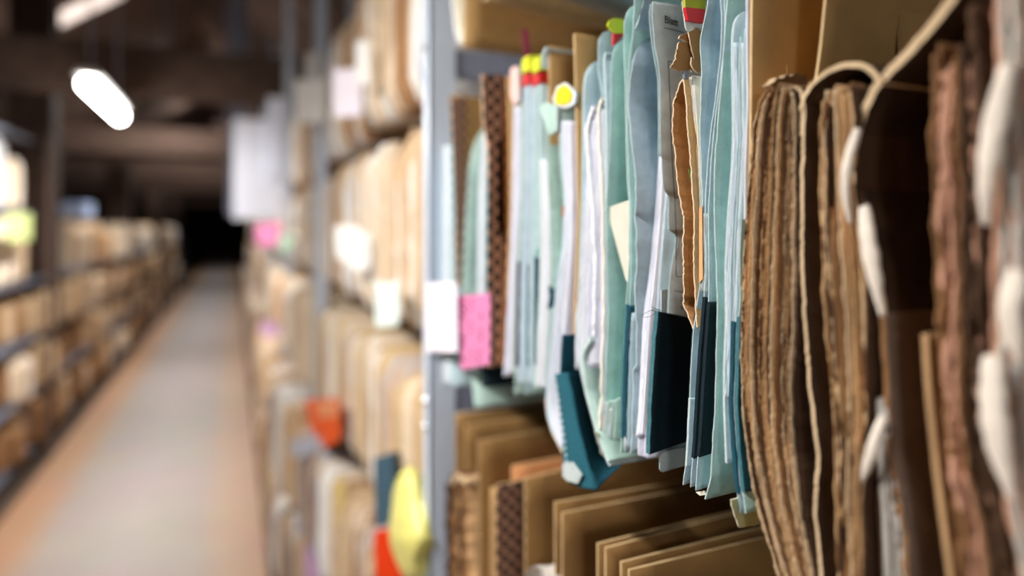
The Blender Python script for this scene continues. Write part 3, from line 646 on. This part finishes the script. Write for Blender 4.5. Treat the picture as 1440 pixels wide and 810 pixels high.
# ------------------------------------------------------------------ lower tier of the near bay: tan hanging boards
def tier_board(corner, end, label, m=shadedtan, e=tanedge, h=.34, t=.0022, dx=.01, group=None, drop=0):
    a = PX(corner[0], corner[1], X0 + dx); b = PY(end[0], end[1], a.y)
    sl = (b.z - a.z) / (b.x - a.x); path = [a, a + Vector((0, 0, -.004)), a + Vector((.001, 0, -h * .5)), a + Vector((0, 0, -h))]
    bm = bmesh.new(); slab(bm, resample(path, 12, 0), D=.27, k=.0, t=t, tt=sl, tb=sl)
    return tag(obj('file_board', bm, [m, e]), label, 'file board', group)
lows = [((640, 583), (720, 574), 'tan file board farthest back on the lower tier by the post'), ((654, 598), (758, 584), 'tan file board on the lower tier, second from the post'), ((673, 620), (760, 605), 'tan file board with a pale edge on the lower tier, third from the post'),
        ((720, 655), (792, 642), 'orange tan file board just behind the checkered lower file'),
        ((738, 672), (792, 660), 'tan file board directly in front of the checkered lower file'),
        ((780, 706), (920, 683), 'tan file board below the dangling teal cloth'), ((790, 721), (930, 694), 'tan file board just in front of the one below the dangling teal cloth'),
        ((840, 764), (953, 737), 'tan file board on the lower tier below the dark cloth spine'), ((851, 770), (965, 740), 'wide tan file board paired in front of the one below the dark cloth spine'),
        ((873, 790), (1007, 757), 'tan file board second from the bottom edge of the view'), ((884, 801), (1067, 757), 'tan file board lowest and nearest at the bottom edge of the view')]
for c, e_, lab in lows: tier_board(c, e_, lab, orangetan if 'orange' in lab else shadedtan, dx=.045 if 'orange' in lab else .01)
# lower checkered file
r = root('stout checkered file standing on the lower tier among tan boards', (718, 800), 'file', 'checkered_file')
a = PX(698, 682, X0 + .01); b = PY(792, 660, a.y); sl = (b.z - a.z) / (b.x - a.x)
bm = bmesh.new(); slab(bm, resample([a, a + Vector((0, 0, -.17)), a + Vector((0, 0, -.34))], 10, 0), D=.26, k=0, t=.002, tt=sl, tb=sl); obj('cover', bm, [tan, tanedge], r)
flat('checkered_spine', [(698, 683), (737, 674), (737, 830), (698, 830)], a.y - .0022, chk, r)
a2 = PX(690, 686, X0 + .01); bm = bmesh.new(); slab(bm, resample([a2, a2 + Vector((0, 0, -.17)), a2 + Vector((0, 0, -.34))], 10, 0), D=.26, k=0, t=.002, tt=sl, tb=sl); obj('back_cover', bm, [tan, tanedge], r)
between([(692, 692), (692, 740), (692, 830)], [(697, 690), (697, 740), (697, 830)], 8, [b2, b4], 'pages', r, rows=20, t=.0012, dx=.014, k=0)
# pale rolled bundle and crumpled brown bundle
r = root('pale rolled paper bundle lying at the bottom edge below the checkered file', (735, 830), 'bundle', 'paper_roll')
bm = bmesh.new(); y0 = PX(735, 800, X0).y - .05
def roll(rad, dx0, L_, seed):
    c = Vector((X0 + .0, y0, PX(735, 770, X0).z - .045)); rr = []
    for i in range(16):
        s = i / 15 * L_; ring = []
        for j in range(28):
            an = j / 28 * math.tau; rd = rad * (1 + .08 * nz(an * 2 + s * 8, seed) + (.06 if i == 0 else 0))
            ring.append(bm.verts.new((c.x + dx0 + s, c.y + math.cos(an) * rd, c.z + math.sin(an) * rd * .9)))
        rr.append(ring)
    for A, B in zip(rr, rr[1:]):
        for j in range(28): f = bm.faces.new([A[j], A[(j + 1) % 28], B[(j + 1) % 28], B[j]]); f.smooth = True
for q, rad in enumerate((.045, .038, .03, .02)): roll(rad, q * .002, .22, q)
obj('rolled_pages', bm, mat('grey_white_paper', (214, 206, 198), bump=.3), r)
r = root('crumpled brown bundle on the lower tier beside the metal post', (645, 830), 'bundle', 'paper_bundle')
between([(632, 668), (630, 740), (630, 840)], [(656, 660), (655, 740), (658, 840)], 12, [b1, b3, b3, b2], 'pages', r, rows=40, t=.003, jag=.004, seed=90, loose=.004, drop=.02, stray=.003)
sheet('torn_strip', [(634, 680), (643, 668), (653, 680)], r, b4, b4, t=.006, D=.05, n=20, dx=-.004)

# ------------------------------------------------------------------ upper tier of the near bay: bottoms of hanging files
def upper_board(corner, end, label, m, e, t=.003, dx=.0):
    a = PX(corner[0], corner[1], X0 + dx); b = PY(end[0], end[1], a.y); sl = (b.z - a.z) / (b.x - a.x)
    top = CZ + .62; bm = bmesh.new()
    slab(bm, resample([Vector((a.x, a.y - .02, top)), Vector((a.x, a.y - .012, a.z + .15)), a + Vector((0, 0, .02)), a], 16, 1), D=.28, k=0, t=t, tt=sl, tb=sl)
    return tag(obj('upper_file_board', bm, [m, e]), label, 'file board')
upper_board((652, 68), (745, 80), 'tan file board hanging from the upper tier next to the post', tan, tanedge)
upper_board((683, 0), (840, 38), 'light tan file board hanging above the yellow and red tabs', mat('light_tan', (206, 174, 128)), tanedge, t=.016)
upper_board((712, -34), (840, 12), 'grey file board hanging at the top edge above the tan divider', mat('warm_grey_card', (186, 180, 170)), b5, t=.016)
upper_board((732, -60), (860, -4), 'blue grey file board hanging at the very top edge of the view', greyblue, blue, t=.016)
tag(sheet('upper_file_board', [(634, -60), (636, 0), (640, 40), (646, 62)], None, cream, white, t=.006, D=.25), 'pale cream file hanging from the upper tier tight against the post', 'file board')

# ------------------------------------------------------------------ background bundles
def make_bundle(name, ms, w, h, d, n, seed, kind):
    """local: front at x=0, depth +x, centred in y, base z=0"""
    rnd = random.Random(seed); bm = bmesh.new()
    for i in range(n):
        y = -w / 2 + w * (i + .5) / n; dt = rnd.uniform(0, .04 if kind != 'board' else .008); off = rnd.uniform(0, .02 if kind != 'board' else .004)
        hh = h - dt; bow = rnd.uniform(-.003, .003)
        path = [Vector((off + (.02 if j == 0 else 0) + (.015 if j == 9 else 0), y + bow * math.sin(j / 9 * 3.1), hh * (1 - j / 9))) for j in range(10)]
        m = rnd.randrange(len(ms))
        slab(bm, path, D=d - .04, k=0, t=w / n * rnd.uniform(.45, .95), nc=2, jag=.004 if kind != 'board' else .0005, seed=seed * 13 + i, mf=m, me=m)
    bmesh.ops.recalc_face_normals(bm, faces=bm.faces)
    me = bpy.data.meshes.new(name); bm.to_mesh(me); bm.free()
    for m in ms: me.materials.append(m)
    return me
c1 = mat('pale_manila', (234, 214, 188), var=.12); c2 = mat('manila', (212, 182, 146), var=.15); c3 = mat('ochre_brown', (170, 128, 90), var=.15); c4 = mat('greyish_folder', (190, 194, 206), var=.1)
c5 = mat('near_white', (246, 243, 238), var=.05); c6 = mat('slate_blue_card', (92, 108, 138), var=.15); c7 = mat('umber_card', (120, 86, 58), var=.2)
KINDS = {
 'cream': ('cream paper bundle', [make_bundle('cream', [c1, c5, c1, c2], .07, .34, .26, 9, s, 'b') for s in (1, 2)]),
 'tan': ('tan paper bundle', [make_bundle('tan', [c2, c1, c3], .07, .34, .26, 9, s, 'b') for s in (3, 4)]),
 'brown': ('brown paper bundle', [make_bundle('brown', [c3, c7, c2], .07, .34, .26, 9, s, 'b') for s in (5, 6)]),
 'white': ('white paper bundle', [make_bundle('white', [c5, c4, c5], .07, .34, .26, 8, s, 'b') for s in (7,)]),
 'slate': ('slate blue bundle', [make_bundle('slate', [c6, c4, c2], .07, .34, .26, 7, s, 'b') for s in (8,)]),
 'rose': ('pinkish tan bundle', [make_bundle('rose', [mat('dusty_rose_card', (206, 166, 156), var=.12), c2, mat('putty_card', (200, 186, 176))], .07, .34, .26, 8, s, 'b') for s in (11,)]),
 'board': ('upright manila file', [make_bundle('board', [c1, c2, tanedge], .045, .34, .26, 3, s, 'board') for s in (9, 10)]),
}
CAND = []
def put(kind, loc, group, label, sc_=(1, 1, 1), mirror=False, name='paper_bundle'):
    CAND.append((kind, bg.choice(KINDS[kind][1]), loc, group, label, sc_, mirror, name, sc_[1] * sc_[2] / max(.3, loc[1]) ** 2 * max(.15, abs(loc[0]) / loc[1])))
def place_all():
    """the 280 that show largest are things of their own; the specks beyond them are one mass"""
    CAND.sort(key=lambda c: -c[8]); rest = bmesh.new(); slots = []
    for i, (kind, me, loc, group, label, sc_, mirror, name, _) in enumerate(CAND):
        M = Matrix.Translation(loc) @ Matrix.Rotation(math.pi if mirror else 0, 4, 'Z') @ Matrix.Diagonal((*sc_, 1))
        if i < 280:
            o = bpy.data.objects.new(name, me); C.objects.link(o); o.location = loc; o.scale = sc_; o.rotation_euler = (0, 0, math.pi if mirror else 0)
            tag(o, label, 'bundle' if name == 'paper_bundle' else 'file', group)
        else:
            nv, nf = len(rest.verts), len(rest.faces); rest.from_mesh(me); rest.verts.ensure_lookup_table(); rest.faces.ensure_lookup_table()
            bmesh.ops.transform(rest, matrix=M, verts=rest.verts[nv:])
            for m in me.materials:
                if m not in slots: slots.append(m)
            for f in rest.faces[nf:]: f.material_index = slots.index(me.materials[f.material_index])
    me = bpy.data.meshes.new('distant_bundles'); rest.to_mesh(me); rest.free()
    for m in slots: me.materials.append(m)
    o = bpy.data.objects.new('distant_bundles', me); C.objects.link(o); o['kind'] = 'stuff'
    tag(o, 'mass of tiny far paper bundles on both racks down the aisle', 'bundles')
bg = random.Random(77)
def pickw(d):
    t = bg.random() * sum(d.values())
    for k, v in d.items():
        t -= v
        if t <= 0: return k
    return k
# right rack beyond the post
POSTS = (2.62, 4.2, 5.8, 7.4)
rk2 = thing('metal_rack', 'blurred pale metal rack running on down the aisle beyond the nearest post', 'rack', (X0, 2.6, 0))
for y in POSTS: rackpost(y, rk2)
tiers = [  # bottom, height, mix, word, front offset
 (CZ + .23, .40, {'tan': 3, 'brown': 3, 'white': 2, 'cream': 2}, 'upper', 0),
 (CZ - .19, .385, {'cream': 5, 'white': 3, 'tan': 2, 'brown': 2}, 'middle', 0),
 (CZ - .62, .36, {'board': 5, 'cream': 2, 'tan': 2, 'rose': 1, 'white': 1}, 'waist-high', 0),
 (CZ - 1.05, .36, {'tan': 3, 'cream': 2, 'brown': 3, 'slate': 2, 'white': 2, 'rose': 2}, 'knee-high', 0),
 (CZ - 1.48, .36, {'brown': 3, 'tan': 2, 'slate': 3, 'rose': 2, 'white': 2}, 'lowest', 0)]
for z, h, mix, word, _ in tiers:
    obj('hanging_rail', bbox((X0 + .30, PY1 + .03, z + h), (X0 + .315, 14, z + h + .015), .002), greymetal, rk2)
    y = PY1 + .08
    while y < 13.5:
        if any(-.16 * (1 if y < 3 else 2) < y - q < .04 for q in POSTS): y += .03; continue
        far = y > 4.2
        k = pickw(mix); wsc = bg.uniform(.75, 1.25) * (.8 if y < 3.4 else (1.5 if y < 5.5 else 3.0))
        wd = (.045 if k == 'board' else .07) * wsc
        x = X0 + bg.uniform(-.012, .02)
        if word in ('knee-high', 'lowest'): x -= .14 * min(1, max(0, (y - 1.5) / 1.6))
        elif word == 'waist-high': x -= .05 * min(1, max(0, (y - 1.8) / 1.2))
        hs = h / .34 * bg.uniform(.9, 1.0)
        bay = 'bay right behind the post' if y < 2.62 else ('bays beyond the second post' if y < 5.8 else 'farthest stretch of the rack')
        nm = 'paper_bundle' if k != 'board' else 'manila_file'
        put(k, (x, y + wd / 2, z + (h - hs * .34) * bg.random() * (0 if word not in ('upper', 'middle') else 1)), f'{KINDS[k][0]}s, {word} tier, {bay}', f'{KINDS[k][0]} on the {word} tier of the {bay}', (1, wsc, hs), name=nm)
        y += wd + bg.uniform(.006, .014)
obj('back_panel', bbox((X0 + .40, PY1 + .05, 0), (X0 + .41, 14, 3.0), .002), mat('rack_back', (92, 74, 56)), rk2)
# coloured papers and bags hung on that rack
def slip(px, m, label, cat='tag', t=.001, name='paper_tag'):
    edge = max(px); p0 = PX(edge[0], edge[1], X0 - .014)     # its inner edge touches the files, the sheet hangs askew out into the aisle
    nrm = Vector((-.80, -.60, 0)); eye = Vector((0, 0, CZ))
    pts = [eye + ray(*q) * ((p0 - eye).dot(nrm) / ray(*q).dot(nrm)) for q in px]
    bm = bmesh.new(); a = [bm.verts.new(p) for p in pts]; b = [bm.verts.new(p - nrm * t) for p in pts]
    bm.faces.new(a); bm.faces.new(b[::-1])
    for k in range(len(a)): bm.faces.new([a[k], b[k], b[(k + 1) % len(a)], a[(k + 1) % len(a)]])
    return tag(obj(name, bm, m), label, cat)
slip([(500, 58), (520, 55), (521, 118), (501, 120)], c5, 'white slip hanging high beside the brown upper files')
slip([(468, 98), (508, 95), (509, 163), (469, 165)], mat('pinkish_white', (246, 236, 246)), 'pinkish white slip hanging by the second post')
slip([(414, 112), (456, 110), (457, 172), (415, 172)], c5, 'white slip hanging out into the aisle above the pale panel')
slip([(428, 76), (450, 72), (450, 108), (428, 110)], mat('grey_white', (222, 222, 218)), 'grey white slip above the white slip over the aisle')
slip([(470, 318), (496, 314), (520, 330), (521, 378), (500, 382), (472, 360)], c5, 'large white rounded sheet on the middle tier')
slip([(526, 397), (564, 395), (560, 458), (528, 461)], mat('mint_white', (226, 238, 232)), 'mint white tag below the middle tier, left of the post')
slip([(360, 316), (394, 312), (395, 344), (362, 346)], pink, 'pink slip below the pale panel')
slip([(392, 330), (410, 328), (410, 352), (393, 354)], mat('mint_paper', (178, 214, 190)), 'mint green slip next to the pink slip below the pale panel')
slip([(366, 452), (394, 450), (394, 490), (368, 492)], mat('lilac_paper', (206, 168, 206)), 'lilac slip low on the far rack by the walkway')
og = mat('orange_card', (255, 96, 20), var=.1)
t = thing('orange_card', 'bright orange card with a paler top band on the waist-high tier', 'card', PX(455, 630, X0 - .03))
flat('card_sheet', [(429, 562), (478, 560), (478, 618), (458, 630), (440, 620)], None, og, t, X=X0 - .03, t=.001)
flat('pale_band', [(444, 564), (474, 563), (475, 586), (446, 588)], None, mat('peach_card', (255, 160, 110)), t, X=X0 - .032, t=.001)
slip([(408, 618), (458, 614), (460, 640), (410, 642)], c4, 'blue grey ledge card under the orange card', 'card', name='grey_card')
slip([(428, 766), (460, 762), (462, 820), (428, 820)], mat('lilac_paper', (206, 168, 206)), 'lilac slip at the bottom edge near the walkway')
slip([(470, 676), (486, 676), (486, 740), (470, 740)], mat('straw_paper', (226, 200, 130)), 'straw yellow slip right of the tan files at knee height')
slip([(526, 645), (552, 638), (556, 735), (528, 742)], mat('petrol_card', (66, 92, 108)), 'dark petrol blue file back left of the yellow bag', 'file', t=.02, name='blue_file')
slip([(526, 748), (564, 742), (568, 830), (528, 830)], mat('red_orange_card', (226, 60, 14)), 'red orange card below the yellow bag', 'card', t=.006, name='red_card')
# yellow bag: pillow form
bm = bmesh.new(); cA = PX(578, 735, X0 - .02)
bmesh.ops.create_uvsphere(bm, u_segments=40, v_segments=30, radius=1)
for v in bm.verts:
    c = v.co.copy(); wv = 1 + .16 * nz(c.z * 2 + c.y, 4) + .10 * nz(c.y * 7 + c.z * 2, 6) + .05 * nz(c.z * 13 + c.y * 9, 7)
    tp = 1 - .45 * max(0, c.z) - .12 * max(0, -c.z)
    v.co = Vector((cA.x + c.x * .03 * wv, cA.y + c.y * .085 * tp * wv, cA.z + c.z * .092 + .004 * nz(c.y * 4, 8)))
for f in bm.faces: f.smooth = True
tag(obj('plastic_bag', bm, mat('yellow_bag', (230, 222, 128), rough=.35, spec=.5)), 'crumpled pale yellow plastic bag hanging left of the metal post', 'bag')
# pale panel hanging far over the aisle
t = thing('end_panel', 'large pale blue grey panel hanging at the far end of the rack', 'panel', (.2, 4.3, CZ))
obj('panel_sheet', bbox((.0, 4.3, CZ + .05), (.285, 4.33, CZ + .64), .004), mat('pale_panel', (228, 233, 248), var=.03), t)
obj('panel_sheet', bbox((.19, 4.26, CZ + .3), (.285, 4.29, CZ + .77), .004), mat('pale_panel', (222, 228, 246), var=.03), t)

# ------------------------------------------------------------------ rack on the left
XL = -1.13
lr = thing('metal_rack', 'low grey metal rack along the opposite side of the aisle', 'rack', (XL, 6, 0))
for z, y1 in ((.10, 20), (.45, 20), (.80, 20), (1.16, 20), (1.60, 5.2), (2.06, 5.2)):
    obj('shelf_board', bbox((XL - .42, 1.5, z - .016), (XL - .05, y1, z), .003), mat('grey_shelf', (120, 128, 146), rough=.4, spec=.5), lr)
for y in (2.6, 3.9, 5.2, 7.8, 10.4, 14):
    bm = bmesh.new(); box(bm, (XL + .02, y - .015, 0), (XL + .04, y + .015, 2.1 if y < 5.5 else 1.2)); obj('post', bm, mat('brown_post', (96, 80, 72)), lr)
STACKS = ((2.4, 5.15), (6.3, 8.3), (9.0, 10.5), (11.2, 13), (13.6, 17))
for z, h, word in ((.10, .33, 'bottom'), (.45, .33, 'second'), (.80, .34, 'third'), (1.16, .42, 'fourth'), (1.60, .44, 'top')):
    y = 1.7
    while y < 17:
        up = z > 1.1
        k = pickw({'brown': 8, 'tan': 3, 'cream': 1, 'slate': 1} if not up else {'cream': 6, 'white': 3, 'tan': 2})
        wsc = bg.uniform(2.0, 3.4) * (1 if y < 8 else 1.6); wd = .07 * wsc
        skip = up and not any(a < y and y + wd < b for a, b in STACKS) or (z > 1.5 and y + wd > 5.15)
        if not skip:
            hs = h / .34 * bg.uniform(.66, .98)
            st = 'nearer' if y < 6.5 else 'farther'
            put(k, (XL - .01 + bg.uniform(-.10, .02), y + wd / 2, z + .002), f'{KINDS[k][0]}s, {word} shelf, {st} stretch of the opposite rack', f'{KINDS[k][0]} on the {word} shelf of the {st} stretch of the opposite rack', (1.25, wsc, hs), True)
        y += wd + (bg.uniform(.015, .03) if not skip else 0)
place_all()
slipL = flat('paper_tag', [(8, 302), (44, 300), (44, 338), (10, 340)], None, mat('lime_paper', (196, 208, 140)), None, X=XL + .045, t=.001)
tag(slipL, 'lime green slip on the white stack of the opposite rack', 'tag')
strut('storage_box', (-1.36, 7.3, 1.66), (-1.36, 7.7, 1.66), (.2, .14), mat('pale_blue_box', (170, 190, 226)), 'pale blue box standing on top of the second lit stack of the opposite rack', 'box')
